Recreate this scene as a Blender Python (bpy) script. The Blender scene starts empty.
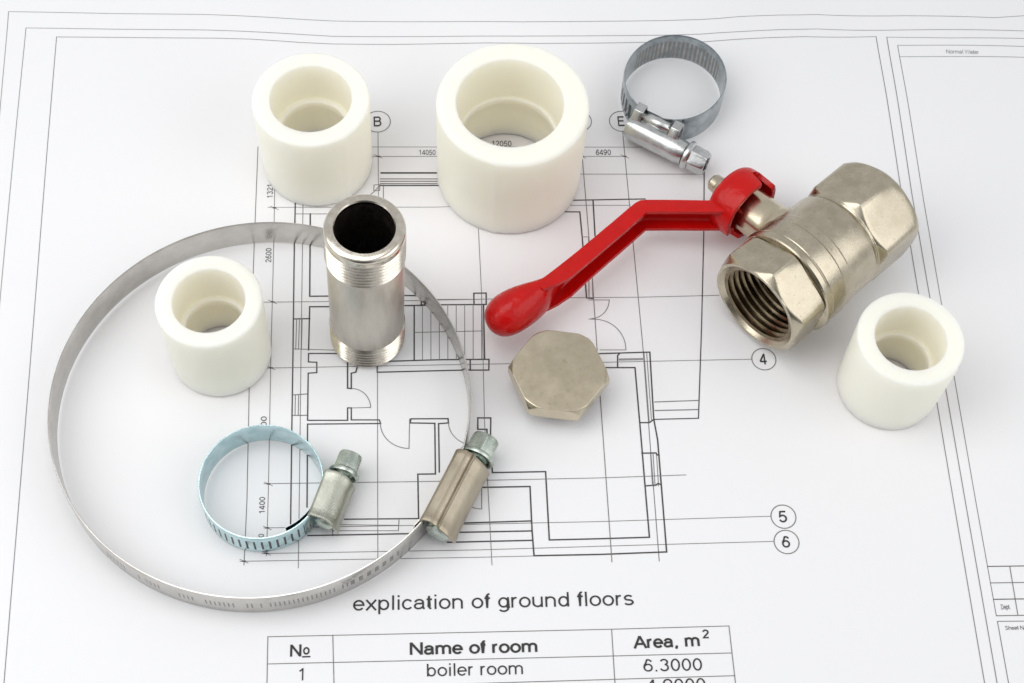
import bpy, bmesh, math, random
from mathutils import Vector, Matrix, noise
random.seed(4)
S = bpy.context.scene
C = S.collection
PI = math.pi
rad = math.radians
S.unit_settings.system = 'METRIC'
S.unit_settings.scale_length = 0.01          # one unit is one centimetre

# ------------------------------------------------------------------ camera
FPX, DEP, ROLL = 1600.0, rad(61.3), rad(4.4)
DIST = FPX/40.0
CAM = Vector((0, -DIST*math.cos(DEP), DIST*math.sin(DEP)))
FWD = (-CAM).normalized()
R0 = Vector((1, 0, 0)); U0 = R0.cross(FWD)
RT = R0*math.cos(ROLL)+U0*math.sin(ROLL)
UP = -R0*math.sin(ROLL)+U0*math.cos(ROLL)
cd = bpy.data.cameras.new('camera'); cam = bpy.data.objects.new('camera', cd); C.objects.link(cam)
cd.sensor_width = 36; cd.lens = FPX*36/1024; cd.clip_start = 1; cd.clip_end = 1000
cam.matrix_world = Matrix(((RT.x, UP.x, -FWD.x, CAM.x), (RT.y, UP.y, -FWD.y, CAM.y), (RT.z, UP.z, -FWD.z, CAM.z), (0, 0, 0, 1)))
S.camera = cam

# ------------------------------------------------------------------ light
S.view_settings.view_transform = 'Standard'; S.view_settings.look = 'None'
S.view_settings.exposure = 0.0; S.view_settings.gamma = 1.0
W = bpy.data.worlds.new('World'); S.world = W; W.use_nodes = True
_n = W.node_tree; _bg = _n.nodes['Background']; _bg.inputs[0].default_value = (0.975, 0.985, 1.0, 1)
# a white studio all round, darker behind the photographer
_tc = _n.nodes.new('ShaderNodeTexCoord'); _dt = _n.nodes.new('ShaderNodeVectorMath'); _dt.operation = 'DOT_PRODUCT'
_dt.inputs[1].default_value = Vector((0, -.94, .34)).normalized()
_mr = _n.nodes.new('ShaderNodeMapRange'); _mr.interpolation_type = 'SMOOTHSTEP'
for _k, _v in (('From Min', .80), ('From Max', .96), ('To Min', .65), ('To Max', .10)): _mr.inputs[_k].default_value = _v
_n.links.new(_tc.outputs['Generated'], _dt.inputs[0]); _n.links.new(_dt.outputs['Value'], _mr.inputs['Value']); _n.links.new(_mr.outputs[0], _bg.inputs[1])
def softbox(name, loc, aim, sx, sy, power, col=(1, 1, 1)):
    l = bpy.data.lights.new(name, 'AREA'); l.shape = 'RECTANGLE'; l.size = sx; l.size_y = sy
    l.energy = power; l.color = col
    o = bpy.data.objects.new(name, l); C.objects.link(o); o.location = loc
    o.rotation_euler = (Vector(aim)-Vector(loc)).to_track_quat('-Z', 'Y').to_euler()
softbox('softbox_key', (-36, -9, 35), (0, 3, 0), 34, 40, 8700, (1, 0.997, 0.99))
softbox('softbox_fill', (36, -11, 33), (0, 3, 0), 34, 40, 5500, (1, 1, 1))
softbox('softbox_top', (-8, 0, 38), (-6, 0, 0), 21, 21, 3600, (1, 1, 1))

# ------------------------------------------------------------------ helpers
def tag(o, label=None, cat=None, group=None, kind=None):
    if label: o['label'] = label
    if cat: o['category'] = cat
    if group: o['group'] = group
    if kind: o['kind'] = kind
    return o
def empty(name, loc=(0, 0, 0), rz=0.0):
    o = bpy.data.objects.new(name, None); C.objects.link(o); o.location = loc; o.rotation_euler = (0, 0, rz)
    o.empty_display_size = 0.5
    return o
def mesh(name, V, F, mats, parent=None, smooth=None, mi=None):
    me = bpy.data.meshes.new(name); me.from_pydata([tuple(v) for v in V], [], F); me.update()
    if not isinstance(mats, (list, tuple)): mats = [mats]
    for m in mats: me.materials.append(m)
    if mi: me.polygons.foreach_set('material_index', mi)
    bm = bmesh.new(); bm.from_mesh(me); bmesh.ops.recalc_face_normals(bm, faces=bm.faces); bm.to_mesh(me); bm.free()
    if smooth is not None:
        me.shade_smooth(); me.set_sharp_from_angle(angle=rad(smooth))
    o = bpy.data.objects.new(name, me); C.objects.link(o)
    if parent: o.parent = parent
    return o
class MB:
    def __init__(s): s.V = []; s.F = []; s.M = []
    def add(s, V, F, m=0):
        n = len(s.V); s.V += [Vector(v) for v in V]; s.F += [tuple(i+n for i in f) for f in F]; s.M += [m]*len(F)
        return s
    def build(s, name, mats, parent=None, smooth=35): return mesh(name, s.V, s.F, mats, parent, smooth, s.M)
def ringloft(rings, closed=True, cap0=False, cap1=False):
    """rings: lists of n points; quads between successive rings"""
    n = len(rings[0]); V = [p for r in rings for p in r]; F = []
    for i in range(len(rings)-1):
        for j in range(n if closed else n-1):
            a = i*n+j; b = i*n+(j+1) % n
            F.append((a, b, b+n, a+n))
    if cap0: F.append(tuple(range(n-1, -1, -1)))
    if cap1: F.append(tuple((len(rings)-1)*n+j for j in range(n)))
    return V, F
def lathe(prof, n=96, fn=None, loop=False, cap0=False, cap1=False):
    """prof: (r, z); fn(r,z,theta)->r tweak"""
    if loop: prof = list(prof)+[prof[0]]
    rings = []
    for r, z in prof:
        rings.append([Vector(((fn(r, z, 2*PI*j/n) if fn else r)*math.cos(2*PI*j/n), (fn(r, z, 2*PI*j/n) if fn else r)*math.sin(2*PI*j/n), z)) for j in range(n)])
    return ringloft(rings, True, cap0, cap1)
def fillet(cx, cz, r, a0, a1, k=5):
    return [(cx+r*math.cos(rad(a0+(a1-a0)*i/k)), cz+r*math.sin(rad(a0+(a1-a0)*i/k))) for i in range(k+1)]
def hexr(ap, th, off=0.0):
    a = (th-off) % (PI/3)
    return ap/math.cos(a-PI/6)

# ------------------------------------------------------------------ materials
def nt(name):
    m = bpy.data.materials.new(name); m.use_nodes = True
    n = m.node_tree; return m, n, n.nodes['Principled BSDF']
def N(n, t, **k):
    x = n.nodes.new(t)
    for a, b in k.items():
        if a.startswith('_'): setattr(x, a[1:], b)
        else: x.inputs[a].default_value = b
    return x
def metal(name, c1, c2, rough=0.3, rvar=0.12, scale=3.0, bump=0.02, bscale=60, stretch=(1, 1, 1), metallic=1.0, spots=0.0):
    m, n, b = nt(name); L = n.links.new
    tc = N(n, 'ShaderNodeTexCoord'); mp = N(n, 'ShaderNodeMapping'); mp.inputs['Scale'].default_value = stretch
    L(tc.outputs['Object'], mp.inputs[0])
    t1 = N(n, 'ShaderNodeTexNoise', Scale=scale, Detail=6.0, Roughness=0.65); L(mp.outputs[0], t1.inputs['Vector'])
    cr = N(n, 'ShaderNodeValToRGB'); cr.color_ramp.elements[0].position = 0.35; cr.color_ramp.elements[1].position = 0.65
    cr.color_ramp.elements[0].color = (*c1, 1); cr.color_ramp.elements[1].color = (*c2, 1)
    L(t1.outputs['Fac'], cr.inputs[0])
    col = cr.outputs[0]
    if spots:
        t3 = N(n, 'ShaderNodeTexNoise', Scale=9.0, Detail=3.0, Roughness=0.7); L(tc.outputs['Object'], t3.inputs['Vector'])
        r3 = N(n, 'ShaderNodeMapRange'); r3.inputs['From Min'].default_value = 0.62; r3.inputs['From Max'].default_value = 0.72
        r3.inputs['To Max'].default_value = spots
        L(t3.outputs['Fac'], r3.inputs['Value'])
        mx = N(n, 'ShaderNodeMix', _data_type='RGBA'); L(r3.outputs[0], mx.inputs[0]); L(col, mx.inputs[6])
        mx.inputs[7].default_value = (c1[0]*.45, c1[1]*.4, c1[2]*.3, 1); col = mx.outputs[2]
    L(col, b.inputs['Base Color'])
    mr = N(n, 'ShaderNodeMapRange'); mr.inputs['From Min'].default_value = 0.3; mr.inputs['From Max'].default_value = 0.7
    mr.inputs['To Min'].default_value = max(.03, rough-rvar); mr.inputs['To Max'].default_value = rough+rvar
    t2 = N(n, 'ShaderNodeTexNoise', Scale=bscale, Detail=4.0); L(mp.outputs[0], t2.inputs['Vector'])
    L(t1.outputs['Fac'], mr.inputs['Value']); L(mr.outputs[0], b.inputs['Roughness'])
    bp = N(n, 'ShaderNodeBump', Strength=0.6, Distance=bump); L(t2.outputs['Fac'], bp.inputs['Height']); L(bp.outputs[0], b.inputs['Normal'])
    b.inputs['Metallic'].default_value = metallic
    return m
M = {}
M['nickel'] = metal('nickel_plate', (.47, .42, .32), (.585, .525, .415), .25, .07, 2.2, .005, 40, spots=.4)
M['nickel_face'] = metal('nickel_plate_flat', (.56, .49, .36), (.63, .555, .42), .22, .05, 1.6, .0015, 40, spots=.25)
M['nickel_bright'] = metal('nickel_machined', (.66, .60, .50), (.80, .75, .66), .2, .06, 4, .004, 60)
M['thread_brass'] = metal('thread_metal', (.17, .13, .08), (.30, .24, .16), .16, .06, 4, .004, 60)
M['steel_matt'] = metal('pipe_steel_matt', (.56, .52, .46), (.66, .62, .56), .42, .06, 5, .006, 90, (1, 1, .25))
M['steel_thread'] = metal('pipe_thread_steel', (.60, .545, .46), (.74, .69, .61), .15, .05, 5, .002, 80)
M['bore_shade'] = metal('pipe_bore_shade', (.012, .010, .009), (.03, .024, .02), .35, .1, 5, .01, 30, metallic=.3)  # near-black colour paints in the shade inside the pipe
M['band_steel'] = metal('band_stainless', (.50, .48, .45), (.62, .60, .57), .2, .07, 1.2, .003, 80)
M['band_zinc'] = metal('band_zinc_blue', (.40, .57, .60), (.60, .76, .78), .14, .08, 2.5, .004, 60)
M['band_grey'] = metal('band_zinc_grey', (.25, .28, .295), (.46, .50, .52), .18, .08, 2.5, .004, 60)
M['slot'] = metal('slot_shade', (.05, .055, .055), (.10, .11, .11), .5, .1, 5, .002, 50, metallic=.5)  # dark colour stands in for the shade of slots modelled without depth
M['stamp'] = metal('stamped_mark', (.27, .26, .25), (.36, .35, .34), .5, .1, 5, .002, 50)
M['house_bronze'] = metal('housing_stainless_warm', (.36, .31, .235), (.48, .43, .34), .33, .08, 2, .01, 70, (1, .3, 1))
M['house_green'] = metal('housing_zinc_olive', (.37, .38, .32), (.52, .53, .46), .3, .08, 3, .01, 70, (1, .3, 1))
M['house_silver'] = metal('housing_zinc_silver', (.50, .51, .505), (.66, .67, .665), .22, .07, 3, .006, 50)
M['screw_green'] = metal('screw_zinc_green', (.42, .48, .43), (.58, .64, .58), .26, .08, 4, .008, 50)
def plastic():
    m, n, b = nt('cream_polypropylene'); L = n.links.new
    b.inputs['Base Color'].default_value = (.972, .907, .79, 1); b.inputs['Roughness'].default_value = .42
    b.inputs['Subsurface Weight'].default_value = 1.0; b.inputs['Subsurface Radius'].default_value = (1.0, .93, .8)
    b.inputs['Subsurface Scale'].default_value = .6; b.inputs['IOR'].default_value = 1.45
    b.inputs['Specular IOR Level'].default_value = .35
    tc = N(n, 'ShaderNodeTexCoord'); t = N(n, 'ShaderNodeTexNoise', Scale=14.0, Detail=5.0); L(tc.outputs['Object'], t.inputs['Vector'])
    bp = N(n, 'ShaderNodeBump', Strength=.35, Distance=.01); L(t.outputs['Fac'], bp.inputs['Height']); L(bp.outputs[0], b.inputs['Normal'])
    return m
M['plastic'] = plastic()
def red():
    m, n, b = nt('red_enamel'); L = n.links.new
    tc = N(n, 'ShaderNodeTexCoord'); t = N(n, 'ShaderNodeTexNoise', Scale=3.0, Detail=4.0); L(tc.outputs['Object'], t.inputs['Vector'])
    cr = N(n, 'ShaderNodeValToRGB'); cr.color_ramp.elements[0].color = (.44, .003, .003, 1); cr.color_ramp.elements[1].color = (.60, .005, .004, 1)
    L(t.outputs['Fac'], cr.inputs[0]); L(cr.outputs[0], b.inputs['Base Color'])
    b.inputs['Roughness'].default_value = .26; b.inputs['Specular IOR Level'].default_value = .22; b.inputs['Coat Weight'].default_value = .12; b.inputs['Coat Roughness'].default_value = .08
    t2 = N(n, 'ShaderNodeTexNoise', Scale=5.0, Detail=3.0); L(tc.outputs['Object'], t2.inputs['Vector'])
    bp = N(n, 'ShaderNodeBump', Strength=.5, Distance=.05); L(t2.outputs['Fac'], bp.inputs['Height']); L(bp.outputs[0], b.inputs['Normal'])
    return m
M['red'] = red()
def matt(name, c, r=.8, bump=0.0, bs=20, var=0.0):
    m, n, b = nt(name); L = n.links.new
    b.inputs['Base Color'].default_value = (*c, 1); b.inputs['Roughness'].default_value = r
    b.inputs['Specular IOR Level'].default_value = .25
    tc = N(n, 'ShaderNodeTexCoord'); t = N(n, 'ShaderNodeTexNoise', Scale=bs, Detail=6.0, Roughness=.7); L(tc.outputs['Object'], t.inputs['Vector'])
    if var:
        mr = N(n, 'ShaderNodeMix', _data_type='RGBA'); L(t.outputs['Fac'], mr.inputs[0])
        mr.inputs[6].default_value = (c[0]*(1-var), c[1]*(1-var), c[2]*(1-var), 1); mr.inputs[7].default_value = (*[min(1, x*(1+var)) for x in c], 1)
        L(mr.outputs[2], b.inputs['Base Color'])
    if bump:
        bp = N(n, 'ShaderNodeBump', Strength=.5, Distance=bump); L(t.outputs['Fac'], bp.inputs['Height']); L(bp.outputs[0], b.inputs['Normal'])
    return m
M['paper'] = matt('white_drawing_paper', (.83, .83, .84), .8, .006, 25, .012)
M['table'] = matt('white_table', (.78, .78, .78), .5, .002, 5, .01)
M['ink_thick'] = matt('printed_line_dark', (.075, .072, .072), .7, 0, 12, .3)
M['ink_thin'] = matt('printed_line_grey', (.20, .195, .19), .7, 0, 12, .2)
M['ink_pale'] = matt('printed_line_pale', (.30, .30, .30), .7, 0, 12, .2)
M['ink_text'] = matt('printed_text', (.045, .045, .045), .7, 0, 12, .3)

# ------------------------------------------------------------------ paper surface
def hgt(x, y):
    """gentle undulation of the sheet; never above zero where things stand"""
    h = -0.03+0.012*math.sin(x*.31+1)*math.cos(y*.27)+0.012*math.sin(x*.17-y*.22)
    k = min(1, max(0, (y-8.2)/3.0)); k = k*k*(3-2*k)
    h += k*(0.10*math.sin(x*.42+.6)+0.05*math.sin(x*.9+y*.3))
    k2 = min(1, max(0, (-10.5-x)/4.0)); h += k2*k2*.06*math.sin(y*.35+.5)
    return min(h, 0) if y < 8.2 and x > -10.5 else h
def ray(px, py, z=0.0):
    v = FWD*FPX+RT*(px-512)+UP*(341.5-py)
    return CAM+v*((z-CAM.z)/v.z)
def onp(px, py, lift=0.0):
    p = ray(px, py, 0)
    for _ in range(4): p = ray(px, py, hgt(p.x, p.y))
    return Vector((p.x, p.y, hgt(p.x, p.y)+lift))

# the table under the sheet
tb = MB(); X, Y, Z0 = 70, 55, -.4
tb.add([(-X, -Y, Z0), (X, -Y, Z0), (X, Y, Z0), (-X, Y, Z0), (-X, -Y, Z0-3), (X, -Y, Z0-3), (X, Y, Z0-3), (-X, Y, Z0-3)],
       [(0, 1, 2, 3), (4, 7, 6, 5), (0, 4, 5, 1), (1, 5, 6, 2), (2, 6, 7, 3), (3, 7, 4, 0)])
tag(tb.build('table', M['table'], None, None), kind='structure')

sheet = tag(empty('construction_drawing', (0, 0, 0)), 'large white architectural drawing sheet with printed floor plan lying flat under all the fittings', 'drawing')
gx = [-26+i*.5 for i in range(109)]; gy = [-22+j*.5 for j in range(93)]
V = []; F = []
for s_ in (0, 1):
    for y in gy:
        for x in gx: V.append((x, y, hgt(x, y)-.03*s_))
nx, ny = len(gx), len(gy)
for j in range(ny-1):
    for i in range(nx-1):
        a = j*nx+i; F.append((a, a+1, a+nx+1, a+nx)); b = a+nx*ny; F.append((b, b+nx, b+nx+1, b+1))
for i in range(nx-1):
    for a in (i, (ny-1)*nx+i): F.append((a, a+1, a+1+nx*ny, a+nx*ny))
for j in range(ny-1):
    for a in (j*nx, j*nx+nx-1): F.append((a, a+nx, a+nx+nx*ny, a+nx*ny))
mesh('paper_sheet', V, F, M['paper'], sheet, 60)

# ---- printed lines: polylines given where they lie on the sheet
LIFT = .004
def subdiv(P, step=.45):
    out = [P[0]]
    for a, b in zip(P, P[1:]):
        k = max(1, int((b-a).length/step))
        out += [a+(b-a)*(i/k) for i in range(1, k+1)]
    return out
def strip(mb, P, w, m, lift=LIFT, closed=False):
    P = [Vector((p.x, p.y, 0)) for p in P]
    if not closed: P = subdiv(P)
    n = len(P); L = []; R = []
    for i, p in enumerate(P):
        if closed: d0 = p-P[i-1]; d1 = P[(i+1) % n]-p
        else: d0 = p-P[max(0, i-1)]; d1 = P[min(n-1, i+1)]-p
        if d0.length < 1e-6: d0 = d1
        if d1.length < 1e-6: d1 = d0
        d0 = d0.normalized(); d1 = d1.normalized(); t = d0+d1
        if t.length < .1: t = d1
        t.normalize(); c = max(.5, t.dot(d1)); nn = Vector((-t.y, t.x, 0))*(w/2/c)
        ext = Vector()
        if not closed and i == 0: ext = -t*w/2
        if not closed and i == n-1: ext = t*w/2
        for s, A in ((1, L), (-1, R)):
            q = p+nn*s+ext; A.append(Vector((q.x, q.y, hgt(q.x, q.y)+lift)))
    V = []; F = []
    for a, b in zip(L, R): V += [a, b]
    for i in range(n if closed else n-1):
        j = (i+1) % n; F.append((2*i, 2*i+1, 2*j+1, 2*j))
    mb.add(V, F, m)
lines = MB(); LW = {0: .036, 1: .020, 2: .019}
cnt = [0]
def L(kind, *pts, w=None):
    cnt[0] += 1
    strip(lines, [onp(*p) for p in pts], w or LW[kind], kind, LIFT+.0006*(cnt[0] % 9))
def arc(kind, cx, cy, rx, ry, a0, a1, k=14):
    L(kind, *[(cx+rx*math.cos(rad(a0+(a1-a0)*i/k)), cy+ry*math.sin(rad(a0+(a1-a0)*i/k))) for i in range(k+1)])
def tick(x, y):
    L(1, (x-4, y-1.8), (x+4, y+1.8), w=.015); 
    cnt[0] += 1; strip(lines, [onp(x-1.1, y), onp(x+1.1, y)], .034, 0, LIFT+.006)
T, G, Q = 0, 1, 2
# border frames
L(Q, (8.6, 11.7), (117, 13.7), (203, 14.5), (235, 15.6), (266, 17.2), (300, 19.3), (332, 21), (380, 21.6), (450, 21.7), (519, 21.9), (600, 21.3), (665, 20.6), (700, 19.6), (720, 18.3), (741, 16.5), (780, 15.1), (817, 14.6), (905, 15.8), (994, 17.7), (1024, 15.8), (1100, 14))
L(Q, (8.6, 11.7), (0, 110), (-14, 260), (-50, 640))
L(Q, (26, 28), (117, 29.3), (203, 30), (240, 31.2), (273, 32.8), (332, 36.3), (400, 36.7), (519, 36.2), (600, 35.8), (665, 35.2), (700, 34.2), (741, 31.6), (780, 29.7), (817, 29), (905, 30), (1024, 31), (1100, 31))
L(Q, (26, 28), (13.5, 155), (0, 300), (-40, 730))
L(Q, (56.6, 37), (156, 37.9), (218.7, 38.3), (250, 39.2), (273, 40.6), (300, 42.5), (332, 44), (390, 44.5), (486, 43), (536, 43.5), (639, 42.5), (706, 41.8), (735, 39.5), (769.6, 37.7), (804, 36.7), (876, 36.7))
L(G, (56.6, 37), (47, 152), (4, 683), (-8, 830), w=.017)
L(G, (876, 36.7), (900.5, 187), (953.3, 500), (984.5, 683), (1010, 835), w=.019)
L(G, (886.7, 37.2), (912, 195), (965, 500), (997, 683), (1023, 835), w=.019)
L(G, (897.6, 45.4), (923.5, 200), (975.5, 500), (987.5, 566.5), (996.3, 615.8), w=.019)
L(Q, (886.7, 37.2), (950, 38), (1024, 38.5), (1100, 39))
L(Q, (897.6, 45.4), (1024, 46.5), (1100, 47)); L(Q, (900, 56.8), (1024, 57.3), (1100, 57.8))
for a, b in ((987.5, 566.5), (990.4, 583), (993.7, 599.4), (996.3, 615.8)):
    L(T if a in (987.5, 993.7) else G, (a, b), (1100, b-1.6), w=.022)
L(G, (1009.7, 566.5), (1017.8, 615.2)); L(G, (1036, 566), (1044.5, 615)); L(G, (997.4, 621.4), (1100, 620.4)); L(G, (997.4, 621.4), (1008.5, 683), (1035, 832))
# axis and dimension lines
L(G, (258, 147), (254.3, 242), (249.2, 389), (247, 500), (244, 565))
L(G, (274.8, 182), (273.8, 242), (270.7, 365), (268.4, 490), (266.5, 556), w=.017)
L(G, (303, 205), (301.5, 318), (299.5, 480), (298.3, 568), w=.017)
L(G, (378, 132), (378.5, 200), (377.5, 380), (377.8, 560), w=.017)
L(G, (478.4, 229), (481.5, 293), (484.5, 420), (492, 565), w=.017)
L(G, (580.4, 134), (592.4, 280), (602.2, 425), (611.9, 562), w=.02)
L(G, (622.6, 132), (642.7, 345), (649.8, 440), (659.2, 561), w=.022)
L(G, (371, 147), (643, 147.2), w=.016); L(G, (371, 156.5), (624.8, 156.4), w=.017)
L(G, (577.6, 174.2), (703.8, 174.2), w=.018); L(G, (564.4, 205.4), (630, 205.4), w=.016)
L(G, (268, 207.4), (436, 207.2), (478, 206), w=.015)
L(G, (260.5, 302.3), (405, 300.8), (550, 298), (640, 297.3), (719, 295.4), w=.017)
L(G, (260, 368.3), (480, 364.3), (604, 362.4), (751.8, 359.3), w=.017)
L(G, (264, 483.8), (437.5, 481.4), (600, 478), (686, 475), w=.017)
L(G, (264, 528), (440, 525), (600, 521.6), (770.3, 516.3), w=.018)
L(G, (262, 553.6), (480, 549.9), (600, 546.3), (774, 541.4), w=.018)
L(G, (240, 561.4), (480, 557.3), (534, 556), w=.017)
for q in ((274.5, 208), (272.6, 302), (271, 368), (268.5, 484), (267.3, 528), (266.6, 553.5), (244, 561.3), (378.3, 156.5), (582, 156.5), (624.8, 156.5)): tick(*q)
# outer and inner walls of the plan
L(T, (295.3, 203.5), (294.3, 245), (292.9, 360), (291.8, 431), (290.5, 530), w=.032)
L(G, (296, 214), (345, 214)); L(T, (310.3, 214), (309.7, 296.4), (327, 296.2), (421.3, 295.6), (421.3, 305.6))
L(T, (309.7, 306.8), (327, 306.8), (440, 305.2)); L(T, (309.7, 306.8), (308.6, 350))
L(T, (294.3, 319), (309.7, 318.7)); L(G, (294.3, 349), (334, 350.2))
for x in (296.6, 299.4, 302.2): L(G, (x, 319), (x-.8, 349.4))
L(T, (338, 353.6), (308.6, 353.6), (308.4, 362), (316.8, 362.4), (316.8, 372.7), (308.2, 373.3), (307.6, 420.4), (347.6, 420.4), (347.6, 408), (351.3, 408), (351.3, 420), (379.3, 420), (380.6, 423.6), (307.6, 424.2), (307, 507), w=.032)
L(T, (347.6, 352), (347.6, 388.3), (351.3, 388.7), (351.3, 373.3), (355.8, 372.3), (357, 368))
arc(G, 352, 407.7, 18.6, 19, -90, 0); L(G, (370.6, 407.5), (351.3, 408))
L(T, (377.3, 360), (377.3, 372.3), (440, 370.7), (470, 370)); L(T, (387.5, 361.4), (440, 359.8), (489, 359.4), (488.8, 370.1), (470.3, 370.2), (470.2, 359.6))
L(G, (293, 395), (307.8, 394), w=.026); L(G, (293, 415.5), (307.6, 415.4), w=.026)
for x in (295.5, 298.7): L(G, (x, 395), (x-.5, 415))
arc(G, 409, 423.5, 28.6, 25, 180, 90); L(G, (409, 448.5), (409.6, 419.2))
L(T, (410, 423), (411, 418.9), (448, 418.7), (448.5, 423), (438.6, 423.7), (439.3, 472))
L(T, (410, 423), (434.8, 423.4), (435.4, 474), (417.8, 474.2), (418.6, 518.6))
arc(G, 476, 422.5, 27.5, 23, 180, 100)
L(T, (344.7, 519.3), (423, 518.6), w=.032); L(G, (333.7, 524.7), (398.4, 525.4), w=.018); L(G, (333.7, 530.8), (397.2, 530.8), w=.018); L(G, (399, 519), (398.4, 531)); L(G, (333, 524), (332.6, 536))
L(T, (308, 535.7), (412, 533.7), (425, 533.3), w=.034)
# stairs
L(T, (414.2, 305.8), (414.2, 360)); L(G, (414.2, 332.5), (482, 331))
for i in range(8): 
    x = 422.4+8.45*i; L(G, (x, 304.6), (x+.1, 359.9), w=.017)
L(T, (483.5, 304.6), (484.6, 359.4), w=.036)
L(G, (421, 299.6), (474, 299.4)); L(T, (421, 305), (473.8, 304.6)); L(T, (473.8, 293.3), (486.1, 293.1), (486.2, 304.5), (474, 304.7), (473.8, 293.3))
# entrance
L(T, (477.8, 418), (490.8, 418), (490.3, 450), (492.5, 472.7), (545.6, 471.7), (549.3, 540), (600, 538.8), (649.4, 537.3), (645, 486), (641.2, 440), (635, 367.7), (606, 367.7))
L(T, (477.8, 418), (477.8, 429.4), (487, 429.4), (487, 450))
L(T, (481.7, 487.5), (530, 486.6), (532, 530), (534, 555.8), (600, 554.5), (666.6, 552), (657.6, 440), (653.7, 419), (649.8, 352.2), (598, 353.8))
L(T, (481.7, 487.5), (480.8, 483.5), (484, 482.5), (484, 479.6))
L(G, (481.7, 487.5), (481.7, 509)); arc(G, 481.7, 487.5, 25, 21.5, 140, 90)
L(T, (459.7, 523.2), (531, 521)); L(T, (453, 532.5), (531.7, 531)); L(T, (447.7, 542.4), (532, 540.4))
L(T, (642, 453.3), (656, 453), (657, 455), (659, 455)); L(T, (645, 486), (656, 485.2), (658, 483.5), (660.5, 484.5))
for x in (650.5, 653, 656.5): L(G, (x, 454), (x+2, 486))
L(T, (640.8, 422.7), (649.4, 422.7), (653.7, 419.5))
L(G, (644, 352.4), (649.2, 422)); L(G, (646.6, 352.4), (651.5, 421))
L(T, (617.6, 367.3), (617.6, 355.6), (619.2, 354)); L(Q, (620, 359.6), (643, 359.1), w=.06); L(G, (600, 350), (625.8, 350))
arc(G, 590.6, 300, 18.6, 18.8, 0, 88); arc(G, 594.7, 349.8, 31.2, 30.4, -88, 0)
L(G, (588.5, 300), (609.2, 300)); L(G, (589, 319.2), (595, 319.3))
L(T, (569.5, 200.4), (645, 199)); L(T, (560, 211.8), (579.8, 212), (582.2, 237.3), (586.5, 298), (593, 298.6)); L(G, (582, 237), (588.5, 237)); L(T, (593, 200.3), (595, 236))
L(G, (588.5, 237), (589, 298)); L(G, (592, 270), (593, 298.6))
L(T, (704.2, 164), (703.8, 230), (701.4, 330), (698.4, 418.4), (653.7, 419.5), w=.028)
L(G, (654.8, 402), (698.8, 400.5), w=.028); L(G, (655.2, 410.6), (698.6, 409.6), w=.03)
# upper wall with hatching
L(T, (381.4, 173), (436, 173), w=.05)
for y in (179, 181.4, 183.8): L(G, (380.4, y), (437, y), w=.03)
L(T, (380.4, 185.6), (438, 185.6)); L(G, (383.4, 185), (383.4, 200)); L(G, (379.4, 186), (374, 192), (369, 196)); L(G, (374, 185), (380, 184.6), (379.6, 190.6), (373.8, 191), (374, 185))
# room table
L(G, (267.9, 636.8), (611, 629.3), (728.9, 626), w=.02)
L(G, (267.6, 664), (614, 656), (732, 653), w=.02); L(G, (267, 691), (500, 682.8), (734.8, 675.7), w=.02); L(G, (267, 718), (740, 699), w=.02)
L(G, (267.9, 636.8), (267, 683), (266.4, 718)); L(G, (332.8, 635.2), (334, 683), (335, 716)); L(G, (611.6, 629.4), (614.9, 683), (617.4, 706)); L(G, (728.9, 626), (735.4, 683), (739.5, 716))
lines.build('printed_lines', [M['ink_thick'], M['ink_thin'], M['ink_pale']], sheet, None)

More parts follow.
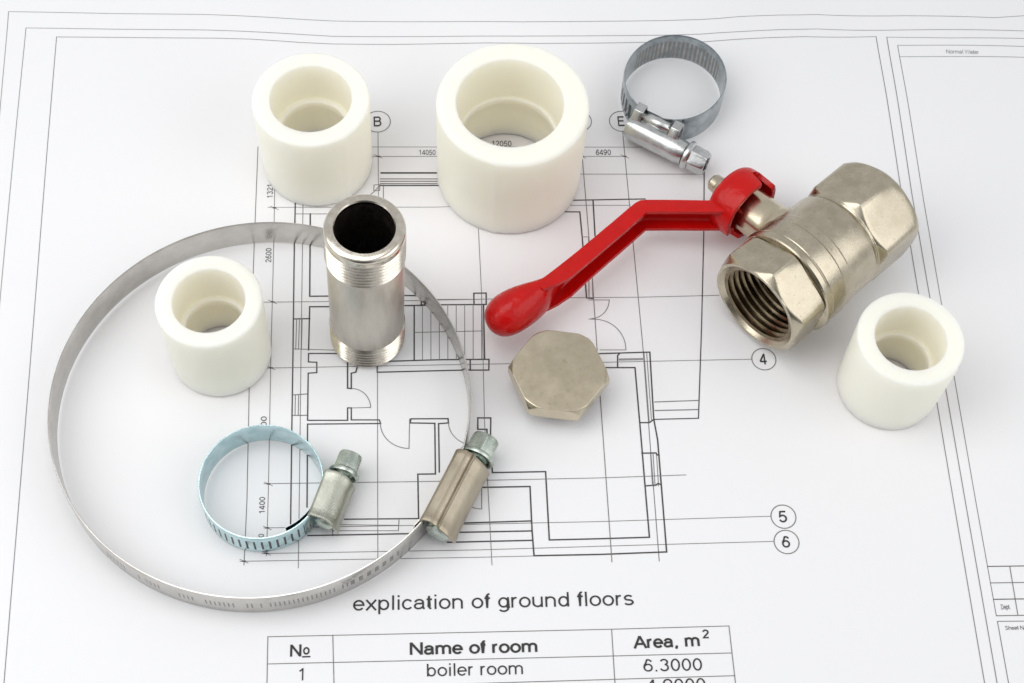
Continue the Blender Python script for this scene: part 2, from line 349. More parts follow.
# ---- printed text
def el(cx, cy, rx, ry, a0, a1, k=None):
    k = k or max(4, int(abs(a1-a0)/15))
    return [(cx+rx*math.cos(rad(a0+(a1-a0)*i/k)), cy+ry*math.sin(rad(a0+(a1-a0)*i/k))) for i in range(k+1)]
GL = {   # grotesque letters as pen strokes: advance, strokes
 ' ': (.28, []), '.': (.27, [[(.13, 0), (.13, .09)]]), ',': (.27, [[(.13, .09), (.13, .0), (.09, -.10)]]),
 'a': (.54, [[(.075, .36)]+el(.25, .345, .165, .135, 160, 0)+[(.415, .12), (.43, .055), (.48, .04)], [(.415, .31), (.30, .285)]+el(.21, .165, .145, .125, 95, 270)+[(.29, .055), (.38, .10), (.415, .18)]]),
 'b': (.55, [[(.085, 0), (.085, .72)], el(.275, .26, .185, .225, 0, 360)]),
 'c': (.50, [el(.26, .26, .195, .225, 38, 322)]),
 'd': (.55, [[(.455, 0), (.455, .72)], el(.265, .26, .185, .225, 0, 360)]),
 'e': (.54, [[(.07, .265), (.465, .265)]+el(.265, .26, .2, .225, 5, 322)]),
 'f': (.28, [[(.13, 0), (.13, .60)]+el(.225, .60, .095, .095, 180, 80), [(.02, .49), (.26, .49)]]),
 'g': (.55, [[(.455, .52), (.455, -.02)]+el(.265, -.02, .19, .15, 0, -150), el(.265, .265, .185, .22, 0, 360)]),
 'h': (.55, [[(.085, 0), (.085, .72)], [(.085, .30)]+el(.265, .32, .18, .165, 170, 0)+[(.445, 0)]]),
 'i': (.23, [[(.115, 0), (.115, .52)], [(.115, .63), (.115, .72)]]), 'l': (.23, [[(.115, 0), (.115, .72)]]),
 'm': (.83, [[(.085, 0), (.085, .52)], [(.085, .30)]+el(.245, .34, .155, .145, 170, 0)+[(.40, 0)], [(.40, .30)]+el(.565, .34, .16, .145, 170, 0)+[(.725, 0)]]),
 'n': (.55, [[(.085, 0), (.085, .52)], [(.085, .30)]+el(.265, .32, .18, .165, 170, 0)+[(.445, 0)]]),
 'o': (.55, [el(.275, .26, .205, .225, 0, 360)]),
 'p': (.55, [[(.085, -.2), (.085, .52)], el(.275, .26, .185, .225, 0, 360)]),
 'r': (.34, [[(.085, 0), (.085, .52)], [(.085, .28)]+el(.235, .32, .145, .165, 170, 75)]),
 's': (.50, [el(.25, .375, .155, .11, 28, 262)+el(.25, .155, .175, .115, 82, -155)]),
 't': (.28, [[(.125, .66), (.125, .12)]+el(.205, .12, .08, .08, 180, 280), [(.02, .49), (.25, .49)]]),
 'u': (.55, [[(.085, .52), (.085, .20)]+el(.265, .20, .18, .165, 190, 360), [(.445, .52), (.445, 0)]]),
 'x': (.50, [[(.04, 0), (.45, .52)], [(.45, 0), (.04, .52)]]),
 'N': (.72, [[(.10, 0), (.10, .72)], [(.10, .70), (.61, .02)], [(.61, 0), (.61, .72)]]),
 'W': (.94, [[(.03, .72), (.23, .01), (.47, .70), (.71, .01), (.91, .72)]]),
 'S': (.66, [el(.33, .525, .20, .155, 22, 262)+el(.33, .205, .24, .165, 82, -165)]),
 'A': (.66, [[(.03, 0), (.33, .71)], [(.33, .71), (.63, 0)], [(.14, .25), (.52, .25)]]),
 'B': (.66, [[(.10, .0), (.10, .72)], [(.10, .68), (.36, .68)]+el(.38, .53, .16, .15, 85, -85)+[(.10, .38)], [(.38, .38)]+el(.39, .21, .18, .17, 85, -85)+[(.10, .04)]]),
 'D': (.72, [[(.10, 0), (.10, .72)], [(.10, .68), (.32, .68)]+el(.32, .36, .30, .32, 85, -85)+[(.10, .04)]]),
 'E': (.66, [[(.10, 0), (.10, .72)], [(.10, .68), (.58, .68)], [(.10, .38), (.54, .38)], [(.10, .04), (.60, .04)]]),
 '0': (.55, [el(.275, .36, .19, .32, 0, 360)]), '1': (.55, [[(.12, .54), (.24, .60), (.32, .70)], [(.32, .72), (.32, 0)]]),
 '2': (.55, [el(.275, .51, .185, .17, 170, -35)+[(.20, .18), (.085, .045), (.48, .045)]]),
 '3': (.55, [el(.265, .53, .165, .15, 160, -80), el(.265, .22, .19, .18, 80, -160)]),
 '4': (.55, [[(.37, 0), (.37, .70)], [(.37, .70), (.05, .22)], [(.04, .20), (.51, .20)]]),
 '5': (.55, [[(.46, .67), (.15, .67), (.10, .35)]+el(.27, .235, .195, .20, 128, -160)]),
 '6': (.55, [el(.28, .23, .19, .19, 0, 360), el(.29, .50, .17, .18, 20, 110)+el(.36, .26, .275, .30, 135, 185)]),
 '8': (.55, [el(.275, .53, .155, .15, 0, 360), el(.275, .21, .19, .17, 0, 360)]),
 '9': (.55, [el(.27, .49, .19, .19, 0, 360), el(.26, .22, .17, .18, 200, 290)+el(.19, .46, .275, .30, -45, 5)]),
}
def word_strokes(body):
    x = 0; out = []
    for ch in body:
        adv, st = GL.get(ch, GL['o'])
        for p in st: out.append([(x+a, b) for a, b in p])
        x += adv
    return out, x
def write(name, body, p0, p1, cap, parent, bold=0.0, m='ink_text', pen=.082):
    """p0, p1: ends of the baseline; cap: cap height in the same picture units near the middle"""
    st, adv = word_strokes(body)
    if bold: pen = .125
    A = onp(*p0); B = onp(*p1); X = B-A; X.z = 0
    mx, my = (p0[0]+p1[0])/2, (p0[1]+p1[1])/2
    dx, dy = p1[0]-p0[0], p1[1]-p0[1]; l = math.hypot(dx, dy)
    up = onp(mx+dy/l*cap, my-dx/l*cap)-onp(mx, my); up.z = 0
    n = Vector((-X.y, X.x, 0)).normalized(); h = abs(up.dot(n))/.72
    x0 = min(q[0] for p in st for q in p)-pen/2; x1 = max(q[0] for p in st for q in p)+pen/2
    res = []; pos = 0; k = 0
    for w in body.split(' '):
        st, wadv = word_strokes(w); mb = MB()
        for p in st:
            k += 1; P = [Vector((a+pos, b)) for a, b in p]; Lf = []; Rt = []
            cl = (P[0]-P[-1]).length < 1e-5 and len(P) > 4
            if cl: P = P[:-1]
            q_ = len(P)
            for i, v in enumerate(P):
                d0 = (v-P[i-1]) if (i or cl) else P[1]-P[0]; d1 = (P[(i+1) % q_]-v) if (i < q_-1 or cl) else d0
                d0 = d0.normalized(); d1 = d1.normalized(); t = (d0+d1).normalized(); c = max(.55, t.dot(d1))
                nn = Vector((-t.y, t.x))*pen/2/c
                for s_, arr in ((1, Lf), (-1, Rt)):
                    z = v+nn*s_; q = A+X*((z.x-x0)/(x1-x0))+n*(z.y*h); arr.append(Vector((q.x, q.y, hgt(q.x, q.y)+LIFT+.006+.0004*(k % 7))))
            V = []; F = []
            for a_, b_ in zip(Lf, Rt): V += [a_, b_]
            for i in range(q_ if cl else q_-1):
                j = (i+1) % q_; F.append((2*i, 2*i+1, 2*j+1, 2*j))
            mb.add(V, F)
        res.append(mb.build(name, M[m], parent, None)); pos += wadv+GL[' '][0]
    return res[0]
write('heading_text', 'explication of ground floors', (353, 610.8), (634, 605.3), 14.5, sheet)
write('table_text', 'Name of room', (409.8, 655), (537.5, 652), 12.3, sheet, .018)
write('table_text', 'Area, m', (633.5, 648.6), (700, 646.2), 12.3, sheet, .018)
write('table_text', '2', (702.8, 638.4), (709.6, 638.1), 8.5, sheet, .018)
write('table_text', 'N', (290, 656.8), (301.3, 656.5), 12.0, sheet, .018)
write('table_text', 'o', (303, 654.5), (309.6, 654.3), 9.6, sheet, .018)
L2 = MB(); strip(L2, [onp(303, 656.9), onp(309.6, 656.7)], .035, 0, LIFT+.004); L2.build('table_text', M['ink_text'], sheet, None)
write('table_text', '1', (298.5, 680.5), (303.2, 680.4), 12.2, sheet)
write('table_text', 'boiler room', (427, 676.6), (523, 674.2), 12.6, sheet)
write('table_text', '6.3000', (643.7, 671.8), (702.5, 670.6), 12.5, sheet)
write('table_text', '4.9000', (646.5, 692), (706, 690.4), 12.5, sheet)
write('stamp_text', 'Normal Water', (946.5, 53.6), (979, 54.2), 4.0, sheet, m='ink_pale')
write('stamp_text', 'Dept.', (1001.5, 609.5), (1010.5, 609.3), 5, sheet)
write('stamp_text', 'Sheet Name', (1005.5, 630), (1034, 629.6), 4, sheet)
# dimension figures
write('dimension_text', '14050', (419, 155.2), (435.5, 155.2), 5.2, sheet)
write('dimension_text', '12050', (492, 146.6), (511.5, 146.6), 5.6, sheet)
write('dimension_text', '6490', (596, 155.2), (611, 155.2), 5.4, sheet)
for body, a, b in (('1321', (272.8, 198), (273, 185)), ('2600', (271.2, 262.5), (271.6, 248.3)), ('1800', (266.3, 437), (266.8, 416.5)), ('1400', (264.8, 513.5), (265.2, 497)), ('930', (264, 545), (264.2, 534))):
    write('dimension_text', body, a, b, 5.8, sheet)
# circled axis marks
def bubble(ch, cx, cy, rpx, tw, cap):
    c = onp(cx, cy); e = onp(cx+rpx, cy); r = (e-c).length
    mb = MB(); strip(mb, [Vector((c.x+r*math.cos(2*PI*i/40), c.y+r*math.sin(2*PI*i/40), 0)) for i in range(40)], .024, 0, LIFT+.003, True)
    o = mb.build('axis_circle', M['ink_thin'], sheet, None)
    if ch: write('axis_letter', ch, (cx-tw/2, cy+cap/2), (cx+tw/2, cy+cap/2-.2), cap, o, pen=.10)
bubble('B', 377.6, 121.7, 12.8, 7.6, 9.6); bubble('D', 579, 121.3, 12.4, 7.6, 9.4); bubble('E', 621.8, 121.4, 12.4, 7, 9.6)
bubble('4', 763.8, 359.3, 12.0, 8, 11); bubble('5', 783.4, 516.7, 12.4, 8.2, 11.4); bubble('6', 786.5, 542, 12.4, 8, 11.4)

# ------------------------------------------------------------------ plastic sockets
def socket(x, y, r, h, label, ri=.69, ledge=.5, rl=.58, seam=None, taper=.985, dx=0, dy=0):
    t = tag(empty('pipe_socket', (x, y, 0)), label, 'pipe socket', 'cream plastic pipe sockets standing on the drawing')
    a, b = r*ri, r*rl; zl = h*ledge; rb = r*taper; f = .085*r/1.45; r *= (1.012 if r < 1.8 else .997)
    prof = [(b*1.07, .03)]+[(rb-.06, 0.0)]+fillet(rb-.07, .07, .07, -90, 0, 4)
    prof += [(r-(r-rb)*.5, h*.5)]
    prof += fillet(r-f, h-f, f, 0, 90, 7)+fillet(a+f*.55, h-f*.55, f*.55, 90, 180, 5)
    prof += [(a*.985, h*.8), (a*.97, zl+.14)]+fillet(a*.97-.03, zl+.12, .03, 0, -90, 3)+fillet(b+.03, zl+.06, .03, 90, 180, 3)
    prof += [(b, zl-.13), (b*1.03, zl-.2), (b*1.08, zl*.5), (b*1.07, .03)]
    def fn(rr, z, th):
        k = 1.0
        if seam is not None and rr > r*.93:
            d = abs((th-seam+PI) % (2*PI)-PI)
            if d < .05: return rr+.03*(1-d/.06)
        return rr
    V, F = lathe(prof, 144, fn)
    for v in V:
        q = math.hypot(v.x, v.y)
        if q < a+f*.6: v.x += dx; v.y += dy      # bore slightly off centre, as moulded
    mesh('socket_body', V, F, M['plastic'], t, 50)
    return t
socket(-5.48, 4.96, 1.45, 2.77, 'medium cream plastic pipe socket at upper left, next to the circled B', ri=.705, seam=-.85)
socket(-.43, 5.02, 1.911, 3.15, 'largest cream plastic pipe socket, open end up, at the top centre', ri=.70, rl=.64, seam=-1.72, dx=-.07)
socket(-7.117, -.965, 1.231, 2.63, 'cream plastic pipe socket standing inside the big steel hose clamp', ri=.69)
socket(9.347, -.447, 1.2526, 2.50, 'cream plastic pipe socket beside the ball valve at the right', ri=.68, seam=-.62)

# ------------------------------------------------------------------ steel nipple
np_ = tag(empty('pipe_nipple', (-3.53, -.085, 0)), 'grey steel pipe nipple with threaded ends and dark bore standing upright over the big clamp', 'pipe nipple')
np_.location = (-3.595, -.19, .02); np_.rotation_euler = (0, rad(1.6), 0)
R = .92; H = 5.08
def threads(z0, z1, r, pitch, dep, r1=None):
    out = []; k = int(round((z1-z0)/pitch)); p = (z1-z0)/k; r1 = r1 or r
    for i in range(k):
        z = z0+i*p; rr = r+(r1-r)*i/k
        out += [(rr-dep, z+.04*p), (rr-dep*.15, z+.38*p), (rr, z+.46*p), (rr, z+.56*p), (rr-dep*.15, z+.64*p), (rr-dep, z+.98*p)]
    return out
V, F = lathe([(R-.14, .86)]+[(R-.045, .88), (R-.02, .93), (R-.02, 3.83), (R-.04, 3.87), (R-.13, 3.89)], 128); mesh('barrel', V, F, M['steel_matt'], np_, 40)
V, F = lathe([(.69, .0), (R-.12, 0), (R-.06, .05)]+threads(.06, .84, R-.0, .13, .075, R+.01)+[(R-.1, .87), (R-.15, .87)], 128); mesh('lower_thread', V, F, M['steel_thread'], np_, 20)
V, F = lathe([(R-.15, 3.88), (R-.1, 3.88)]+threads(3.91, 4.80, R+.01, .13, .075)+[(R-.04, 4.81)]+fillet(R-.055, 4.84, .06, -40, 0, 3)+[(R+.002, 4.93)]+fillet(R-.11, H-.12, .112, 0, 80, 7)+[(R-.155, H-.005), (.70, H), (.675, H-.03), (.672, H-.10)], 128)
mesh('upper_thread', V, F, M['steel_thread'], np_, 20)
V, F = lathe([(.672, H-.10), (.66, H-.3), (.66, .01)], 96); mesh('bore', V, F, M['bore_shade'], np_, 40)

# ------------------------------------------------------------------ hose clamps
def band_mesh(R, w, th, a0, a1, marks, n, mats, parent, name='band', bulge=0.0, spiral=0.0, ml=.22, inner=None):
    """strip standing on its edge; marks: function(ai, n)-> material index for the outer middle row"""
    V = []; F = []; MI = []; fr = [0, .04, ml, 1-ml, .96, 1.0] if ml < .5 else [0, .06, .20, .76, .96, 1.0]; nz = len(fr)
    for i in range(n+1):
        a = a0+(a1-a0)*i/n; k = i/n
        rr = R+spiral*k+bulge*math.cos(2*a)
        for s in (0, 1):
            for q, f in enumerate(fr):
                ro = rr+(th if s else 0)
                if q in (0, nz-1): ro = rr+th*(.25+.5*s)
                V.append((ro*math.cos(a), ro*math.sin(a), .015+f*w))
    st = 2*nz
    for i in range(n):
        b = i*st
        for q in range(nz-1):
            F.append((b+q, b+q+1, b+st+q+1, b+st+q)); MI.append(inner(i) if inner and q in ((1, 2) if ml < .5 else (1, 2)) else 0)
            m = marks(i) if (marks and q == 2) else 0
            F.append((b+nz+q, b+st+nz+q, b+st+nz+q+1, b+nz+q+1)); MI.append(m)
        for q, r_ in ((0, nz), (nz-1, 2*nz-1)): F.append((b+q, b+st+q, b+st+r_, b+r_)); MI.append(0)
    for b in (0, n*st):
        F.append(tuple([b+q for q in range(nz)]+[b+nz+q for q in range(nz-1, -1, -1)])); MI.append(0)
    return mesh(name, V, F, mats, parent, 35, MI)
def housing(parent, mat, R, w, y0, y1, r_in, r_out, hz, crease=True, lip=.0):
    # cross-section in (radial, z), open underneath, swept along the tangent
    zc = w*.5; pr = [(r_in, w*.12), (r_in-.01, w*.6), (r_in, w+.02), (r_in+.06, w+hz)]
    m = r_in+(r_out-r_in)*.42
    if crease: pr += [(m-.12, w+hz+.02), (m-.05, w+hz-.05), (m+.03, w+hz-.045), (m+.10, w+hz+.03)]
    cx = r_out-.45; k = 9
    for i in range(k+1):
        a = rad(80-165*i/k); pr.append((cx+.45*math.cos(a)**1 if math.cos(a) > 0 else cx, zc+(zc+hz-.02)*math.sin(a)))
    pr = [(r, max(.07, z)) for r, z in pr]
    rings = []; ny_ = 14
    for j in range(ny_+1):
        t = j/ny_; y = y0+(y1-y0)*t; ring = []
        for i, (r, z) in enumerate(pr):
            u = i/(len(pr)-1)
            yy = y
            if t < .5: yy += (.5-t)*2*(.12*math.sin(u*PI*2.2)+.42*u*u)
            else: yy -= (t-.5)*2*(.12*math.cos(u*PI*1.6)**2)
            flare = 1+.05*max(0, 1-t*7)+.04*max(0, t*7-6)
            ring.append(Vector((R+r*flare, yy, zc+(z-zc)*flare if z > zc else z)))
        rings.append(ring)
    V, F = ringloft(rings, False); o = mesh('screw_housing', V, F, mat, parent, 50)
    s = o.modifiers.new('t', 'SOLIDIFY'); s.thickness = .055; s.offset = -1
    bv = o.modifiers.new('b', 'BEVEL'); bv.width = .012; bv.segments = 2; bv.limit_method = 'ANGLE'
    return o
def screw(parent, mat, cx, cz, y0, ycol, y1, r, rh, slot_dir=0):
    """thread shank, collar and slotted hexagon head along +y"""
    def along(prof, n=48, fn=None, cap1=False):
        V, F = lathe(prof, n, fn, cap1=cap1); return [Vector((cx+v.x, v.z, cz+v.y)) for v in V], F
    t = []; k = int((ycol-y0)/.11)
    for i in range(k): t += [(r-.06, y0+i*.11), (r, y0+i*.11+.055)]
    V, F = along([(.0, y0-.02), (r-.1, y0-.02)]+t+[(r-.06, ycol), (0, ycol)]); mesh('screw_thread', V, F, mat, parent, 30)
    mb = MB()
    V, F = along([(0, ycol-.02), (rh*1.04, ycol-.02), (rh*1.2, ycol+.01), (rh*1.23, ycol+.05), (rh*1.2, ycol+.1), (rh*.99, ycol+.15)]); mb.add(V, F)
    def hx(rr, z, th): return min(hexr(rh*.9, th, .35), rr) if rr > rh*.5 else rr
    L_ = y1-ycol
    V, F = along([(rh*.7, ycol+.12), (rh*1.03, ycol+.13), (rh*1.03, y1-.09), (rh*.88, y1), (rh*.60, y1), (rh*.56, y1-.06), (0, y1-.07)], 96, hx); mb.add(V, F)
    o = mb.build('screw_head', mat, parent, 28)
    # driving slot, a bar across the head, coloured dark for the slot's shade
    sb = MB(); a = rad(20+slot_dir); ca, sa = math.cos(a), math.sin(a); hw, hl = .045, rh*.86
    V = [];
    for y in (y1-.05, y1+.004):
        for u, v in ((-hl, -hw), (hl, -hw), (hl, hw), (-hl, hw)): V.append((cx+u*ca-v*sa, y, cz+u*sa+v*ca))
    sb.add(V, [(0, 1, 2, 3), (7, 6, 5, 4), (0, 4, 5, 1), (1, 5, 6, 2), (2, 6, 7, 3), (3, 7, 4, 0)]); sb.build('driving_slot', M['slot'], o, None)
    return o
# big stainless clamp
bc = tag(empty('hose_clamp', (-5.83, -2.57, 0), rad(-20.5)), 'very large steel hose clamp, widest ring on the drawing, with tan screw housing', 'hose clamp', 'worm drive hose clamps on the drawing')
def mk_big(i):
    a = i/900*360+7-.0
    if 262 < a < 346:
        if a > 330: return 1 if i % 6 < 3 else 0
        return 1 if (i % 3 == 0 and random.random() < (.85 if a > 285 else .5)) else 0
    return 0
band_mesh(4.93, .93, .05, rad(-2), rad(358), mk_big, 900, [M['band_steel'], M['stamp']], bc, 'band', ml=.36)
band_mesh(4.85, .88, .05, rad(-16), rad(10), None, 60, [M['band_steel']], bc, 'band_tail')
housing(bc, M['house_bronze'], 4.90, .95, -1.30, .84, -.14, .72, .07)
screw(bc, M['screw_green'], 5.20, .56, -1.22, .90, 1.50, .3, .36, 40)
# small bluish clamp lower left
c1 = tag(empty('hose_clamp', (-5.55, -4.63, 0), rad(-13)), 'small bluish zinc hose clamp lying inside the big steel ring at the lower left', 'hose clamp', 'worm drive hose clamps on the drawing')
def mk_small(i):
    a = i/360*360+10
    return 1 if (235 < a < 347 and i % 7 < 2) else 0
band_mesh(1.40, .82, .05, rad(-4), rad(356), mk_small, 360, [M['band_zinc'], M['slot']], c1, 'band')
band_mesh(1.30, .82, .035, rad(-44), rad(8), None, 50, [M['band_grey']], c1, 'band_tail', spiral=.05)
housing(c1, M['house_green'], 1.40, .82, -.60, .76, -.08, .64, .05, False)
screw(c1, M['screw_green'], 1.70, .52, -.5, .82, 1.38, .24, .31, 0)
# small grey clamp upper right
c3 = tag(empty('hose_clamp', (3.83, 7.93, 0), rad(-117)), 'small dark grey hose clamp with shiny screw barrel, above the red lever', 'hose clamp', 'worm drive hose clamps on the drawing')
def mk_s3(i):
    a = i/360*360+10
    return 1 if (262 < a < 350 and i % 8 < 4) else 0
band_mesh(1.37, .96, .05, rad(-4), rad(356), mk_s3, 360, [M['band_grey'], M['slot'], M['stamp']], c3, 'band', bulge=.055, ml=.5, inner=lambda i: 2 if (150 < i < 262 and i % 5 < 3) else 0)
band_mesh(1.31, .80, .045, rad(-30), rad(40), None, 50, [M['band_grey']], c3, 'band_tail')
# open barrel with two saddle straps
mb = MB(); n = 28; L0, L1 = -.42, 1.28; cx, cz, rr = 1.76, .50, .34
rings = [[Vector((cx+(rr-.03*(j in (0, 9)))*math.cos(2*PI*i/n), L0+(L1-L0)*j/9, cz+(rr-.03*(j in (0, 9)))*math.sin(2*PI*i/n))) for i in range(n)] for j in range(10)]
V, F = ringloft(rings, True, True, True); mb.add(V, F); mb.build('screw_housing', M['house_silver'], c3, 40)
for (ya, yb, hgt_) in ((-.40, -.14, 1.05), (.70, .96, 1.05)):
    pts = [(1.26, .3), (1.27, .93), (1.31, hgt_), (1.58, hgt_-.01), (1.72, .88), (1.80, .72)]
    rings = [[Vector((x, y, z)) for x, z in pts] for y in (ya, (ya+yb)/2, yb)]
    V, F = ringloft(rings, False); o = mesh('saddle_strap', V, F, M['house_silver'], c3, 50)
    s = o.modifiers.new('t', 'SOLIDIFY'); s.thickness = .05; bv = o.modifiers.new('b', 'BEVEL'); bv.width = .012; bv.segments = 2
pl = MB(); rings = [[Vector((x, y, z)) for x, z in ((1.38, .97), (1.50, .985), (1.62, .96), (1.70, .82))] for y in (-.14, .3, .70)]
V, F = ringloft(rings, False); pl.add(V, F); o = pl.build('saddle_plate', M['house_silver'], c3, 50); s = o.modifiers.new('t', 'SOLIDIFY'); s.thickness = .09
screw(c3, M['house_silver'], cx, cz, -.3, 1.33, 1.93, .24, .33, 60)

# ------------------------------------------------------------------ hexagon plug
pg = tag(empty('pipe_plug', (1.19, -1.22, 0), rad(57)), 'hexagonal nickel plated plug lying head up just below the tip of the red lever', 'pipe plug')
zt = .97; zb = .50; ap = 1.075
def hexf(rr, z, th): return min(hexr(ap, th), rr)
pr = [(.5, zb), (1.06, zb), (1.13, zb+.01), (1.17, zb+.025), (1.21, zb+.045), (1.245, zb+.07), (1.245, zt-.17), (1.225, zt-.14), (1.205, zt-.11), (1.185, zt-.08), (1.165, zt-.05), (1.145, zt-.02), (1.13, zt)]
V, F = lathe(pr, 192, hexf, cap1=True); o = mesh('hex_head', V, F, M['nickel_face'], pg, 14)
bv = o.modifiers.new('b', 'BEVEL'); bv.width = .010; bv.segments = 3; bv.limit_method = 'ANGLE'; bv.angle_limit = rad(48)
V, F = lathe([(.0, 0), (.66, 0), (.74, .05)]+threads(.06, .40, .86, .12, .06)+[(.8, .44), (.95, .45), (.95, zb+.01), (.4, zb+.01)], 96); mesh('threaded_shank', V, F, M['thread_brass'], pg, 25)

# ------------------------------------------------------------------ ball valve
Z = 1.47
A0 = ray(754.5, 307, Z); A1 = ray(873, 210, Z)
ax = (A1-A0); ax.z = 0; ax.normalize()
vt = tag(empty('ball_valve', (0, 0, 0)), 'nickel plated ball valve with threaded hexagon ends and a long red lever handle', 'valve')
mid = A0+ax*2.1; vt.location = (mid.x, mid.y, 0)
droop = rad(6.5)
sh = Vector((-ax.y, ax.x, 0)); sv = (sh*math.cos(droop)-Vector((0, 0, 1))*math.sin(droop)).normalized(); uv = ax.cross(-sv).normalized()
if uv.z < 0: uv = -uv
def loc(u, s, v): return A0+ax*u+sv*s+uv*v-Vector((mid.x, mid.y, 0))
LEN = 4.55
AP = 1.275; HOFF = rad(20)
def vbody(prof, n=216):
    """prof: (u, limiting radius, is_hex)"""
    rings = []
    for u, r, hx in prof:
        ring = []
        for j in range(n):
            th = 2*PI*j/n; rr = (hexr(AP, th, HOFF)**-42+r**-42)**(-1/42) if hx else r
            # th=0 points away from the stem
            ring.append(loc(u, -rr*math.cos(th), rr*math.sin(th)))
        rings.append(ring)
    return ringloft(rings, True)
def add_valve(name, prof, mat, sm=30, parent=None, n=216, bev=0.0):
    V, F = vbody(prof, n); o = mesh(name, V, F, M[mat], parent or vt, sm)
    if bev:
        b_ = o.modifiers.new('b', 'BEVEL'); b_.width = bev; b_.segments = 3; b_.limit_method = 'ANGLE'; b_.angle_limit = rad(38)
    return o
en = add_valve('end_nut', [(.10, 1.10, 0), (.03, 1.16, 0), (.0, 1.19, 0), (.0, 1.27, 1)]+[(.018+.172*i/7, 1.27+.17*i/7, 1) for i in range(8)]+[(.92, 1.44, 1), (.98, 1.40, 1), (1.0, 1.26, 0)], 'nickel', 24, bev=.02)
def vth(u0, u1, r, p, dep):
    out = []; k = int((u1-u0)/p)
    for i in range(k): 
        u = u0+i*p; out += [(u, r, 0), (u+p*.15, r, 0), (u+p*.5, r+dep, 0), (u+p*.62, r+dep, 0)]
    return out
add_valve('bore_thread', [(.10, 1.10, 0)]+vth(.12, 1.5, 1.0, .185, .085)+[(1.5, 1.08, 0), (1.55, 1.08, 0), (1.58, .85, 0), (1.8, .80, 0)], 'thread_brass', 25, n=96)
add_valve('body', [(.99, 1.25, 0), (1.01, 1.34, 0), (1.03, 1.40, 0), (1.06, 1.43, 0), (1.12, 1.44, 0), (1.20, 1.44, 0), (1.23, 1.40, 0), (1.25, 1.385, 0), (1.28, 1.405, 0), (1.32, 1.41, 0), (1.72, 1.41, 0), (1.75, 1.39, 0), (1.76, 1.375, 0), (2.02, 1.37, 0), (2.04, 1.345, 0), (2.3, 1.34, 0), (2.84, 1.34, 0), (2.90, 1.33, 0), (2.97, 1.27, 0), (3.02, 1.25, 0),
                    (3.04, 1.25, 1), (3.07, 1.27, 1)]+[(3.09+.15*i/7, 1.27+.17*i/7, 1) for i in range(8)]+[(4.30, 1.44, 1), (4.38, 1.40, 1), (4.45, 1.36, 1), (4.50, 1.33, 1), (LEN, 1.28, 1), (LEN, 1.1, 0), (LEN-.1, 1.05, 0), (3.4, 1.0, 0)], 'nickel', 24, bev=.02)
# chrome ball inside, bored through
bp = []
for i in range(13):
    a = rad(30+120*i/12); bp.append((2.25-.98*math.cos(a), .98*math.sin(a), 0))
add_valve('ball', [(2.25+.98*math.cos(rad(30)), .49, 0)]+[(2.25-.98*math.cos(rad(30+120*i/12)), .98*math.sin(rad(30+120*i/12)), 0) for i in range(13)]+[(2.25+.98*math.cos(rad(30)), .49, 0)], 'nickel_bright', 40, n=64)
# stem tower square to the bore
US = 2.10
def around_s(prof, n=64, fn=None, u0=US):
    rings = []
    for r, s in prof:
        rings.append([loc(u0+(fn(r, s, 2*PI*j/n) if fn else r)*math.cos(2*PI*j/n), s, (fn(r, s, 2*PI*j/n) if fn else r)*math.sin(2*PI*j/n)) for j in range(n)])
    return ringloft(rings, True)
V, F = around_s([(.66, 1.0), (.66, 1.3), (.62, 1.36), (.60, 1.45), (.585, 1.55), (.575, 2.60), (.55, 2.64), (.2, 2.64)]); mesh('stem_neck', V, F, M['nickel_face'], vt, 35)
def hx2(rr, s, th): return min(hexr(.265, th, .3), rr) if rr > .15 else rr
V, F = around_s([(.2, 2.95), (.31, 2.95), (.31, 3.17), (.26, 3.22), (.24, 3.23), (.23, 3.40), (.17, 3.47), (.0, 3.48)], 48, lambda r, s, th: hx2(r, s, th) if s < 3.22 else r); mesh('stem_nut', V, F, M['nickel'], vt, 30)
# red lever: hub, channel arm and grip
lv = empty('lever', (0, 0, 0)); bpy.data.objects.remove(lv)
hub = MB(); n = 96; rings = []
def skirt(th):
    d = math.degrees(th) % 360
    def notch(c, wd): 
        x = abs((d-c+180) % 360-180); return max(0, min(1, (wd-x)/6+.5))
    return max(notch(46, 20), notch(222, 18))
prof = [(0, 2.98), (.3, 2.98), (.60, 2.97)]+[(.60+.28*math.sin(rad(a)), 2.69+.28*math.cos(rad(a))) for a in (10, 25, 40, 55, 72, 90)]
for r, s in prof: rings.append([loc(US+r*math.cos(2*PI*j/n), s, r*math.sin(2*PI*j/n)) for j in range(n)])
for q in (.25, .5, .75, 1.0):
    ring = []
    for j in range(n):
        th = 2*PI*j/n; depth = .60-.46*skirt(th); rr = .88+.01*q
        ring.append(loc(US+rr*math.cos(th), 2.69-depth*q, rr*math.sin(th)))
    rings.append(ring)
V, F = ringloft(rings, True)
o = mesh('lever_hub', V, F, M['red'], vt, 55)
sm_ = o.modifiers.new('t', 'SOLIDIFY'); sm_.thickness = .13; sm_.offset = -1
bv = o.modifiers.new('b', 'BEVEL'); bv.width = .03; bv.segments = 3; bv.limit_method = 'ANGLE'; bv.angle_limit = rad(50)
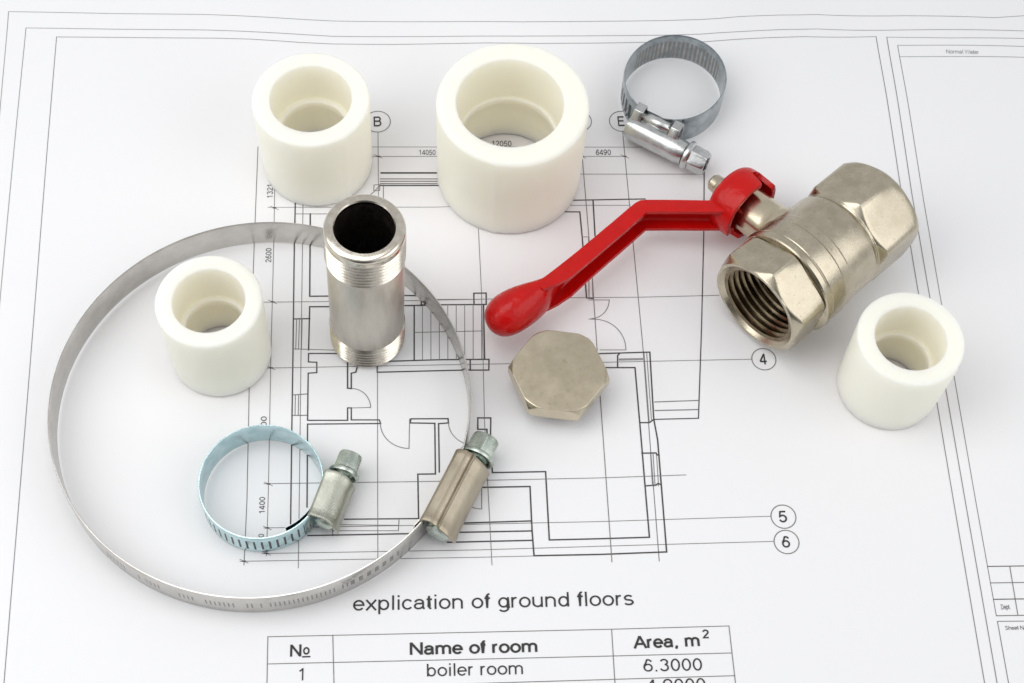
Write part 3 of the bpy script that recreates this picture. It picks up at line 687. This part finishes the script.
# centre line of the arm in the (u, s) plane, measured from the stem axis towards the front
P2 = [(-.3, 2.40), (-.6, 2.69), (-.9, 2.98), (-1.3, 3.38), (-1.7, 3.77), (-1.92, 3.98), (-2.03, 4.06), (-2.18, 4.09), (-2.4, 4.085), (-3.0, 4.05), (-3.8, 4.01), (-4.4, 3.98), (-5.0, 3.95), (-5.4, 3.93), (-5.75, 3.92)]
def chan(hw, dep, t):
    """U section: list of (outward, v) points of the closed outline"""
    o_ = [(-dep, hw), (-.06, hw), (-.015, hw-.015), (0, hw-.07), (0, -hw+.07), (-.015, -hw+.015), (-.06, -hw), (-dep, -hw)]
    i_ = [(-dep, -hw+t), (-t-.05, -hw+t), (-t, -hw+t+.05), (-t, hw-t-.05), (-t-.05, hw-t), (-dep, hw-t)]
    return o_+i_
arm = MB(); rings = []
for i, (u, s) in enumerate(P2):
    a = Vector(P2[max(0, i-1)]); b = Vector(P2[min(len(P2)-1, i+1)]); d = (b-a).normalized(); nrm = Vector((d.y, -d.x))
    if nrm.y < 0: nrm = -nrm
    k = i/(len(P2)-1); hw = .395+.07*max(0, k-.75)*4; dep = .38+.10*k-.2*max(0, k-.88)/.12
    if k > .8: hw += .05*(k-.8)*5
    rings.append([loc(US+u+nrm.x*o_, s+nrm.y*o_, v+.055) for o_, v in chan(hw, dep, .10)])
V, F = ringloft(rings, True, True, True)
arm = mesh('lever_arm', V, F, M['red'], vt, 40)
bv = arm.modifiers.new('b', 'BEVEL'); bv.width = .035; bv.segments = 3; bv.limit_method = 'ANGLE'; bv.angle_limit = rad(50)
# grip: rounded bulb whose hollow opens back along the channel
rings = []; n = 40
st = [(-4.85, 3.87, .06, .40), (-5.1, 3.86, .11, .47), (-5.35, 3.845, .17, .53), (-5.55, 3.83, .26, .57), (-5.72, 3.83, .37, .59), (-5.9, 3.85, .46, .61), (-6.15, 3.90, .54, .625), (-6.4, 3.94, .59, .63), (-6.7, 3.97, .60, .615), (-6.95, 3.98, .54, .55), (-7.12, 3.98, .42, .43), (-7.22, 3.98, .26, .27), (-7.26, 3.98, .12, .12), (-7.27, 3.98, .02, .02)]
for u, s, rs, rv in st:
    rings.append([loc(US+u*.992, s+.90*rs*math.cos(2*PI*j/n), .03+.92*rv*math.sin(2*PI*j/n)) for j in range(n)])
V, F = ringloft(rings, True, True, True); g = mesh('lever_grip', V, F, M['red'], vt, 60)
sb = g.modifiers.new('s', 'SUBSURF'); sb.levels = 1; sb.render_levels = 2
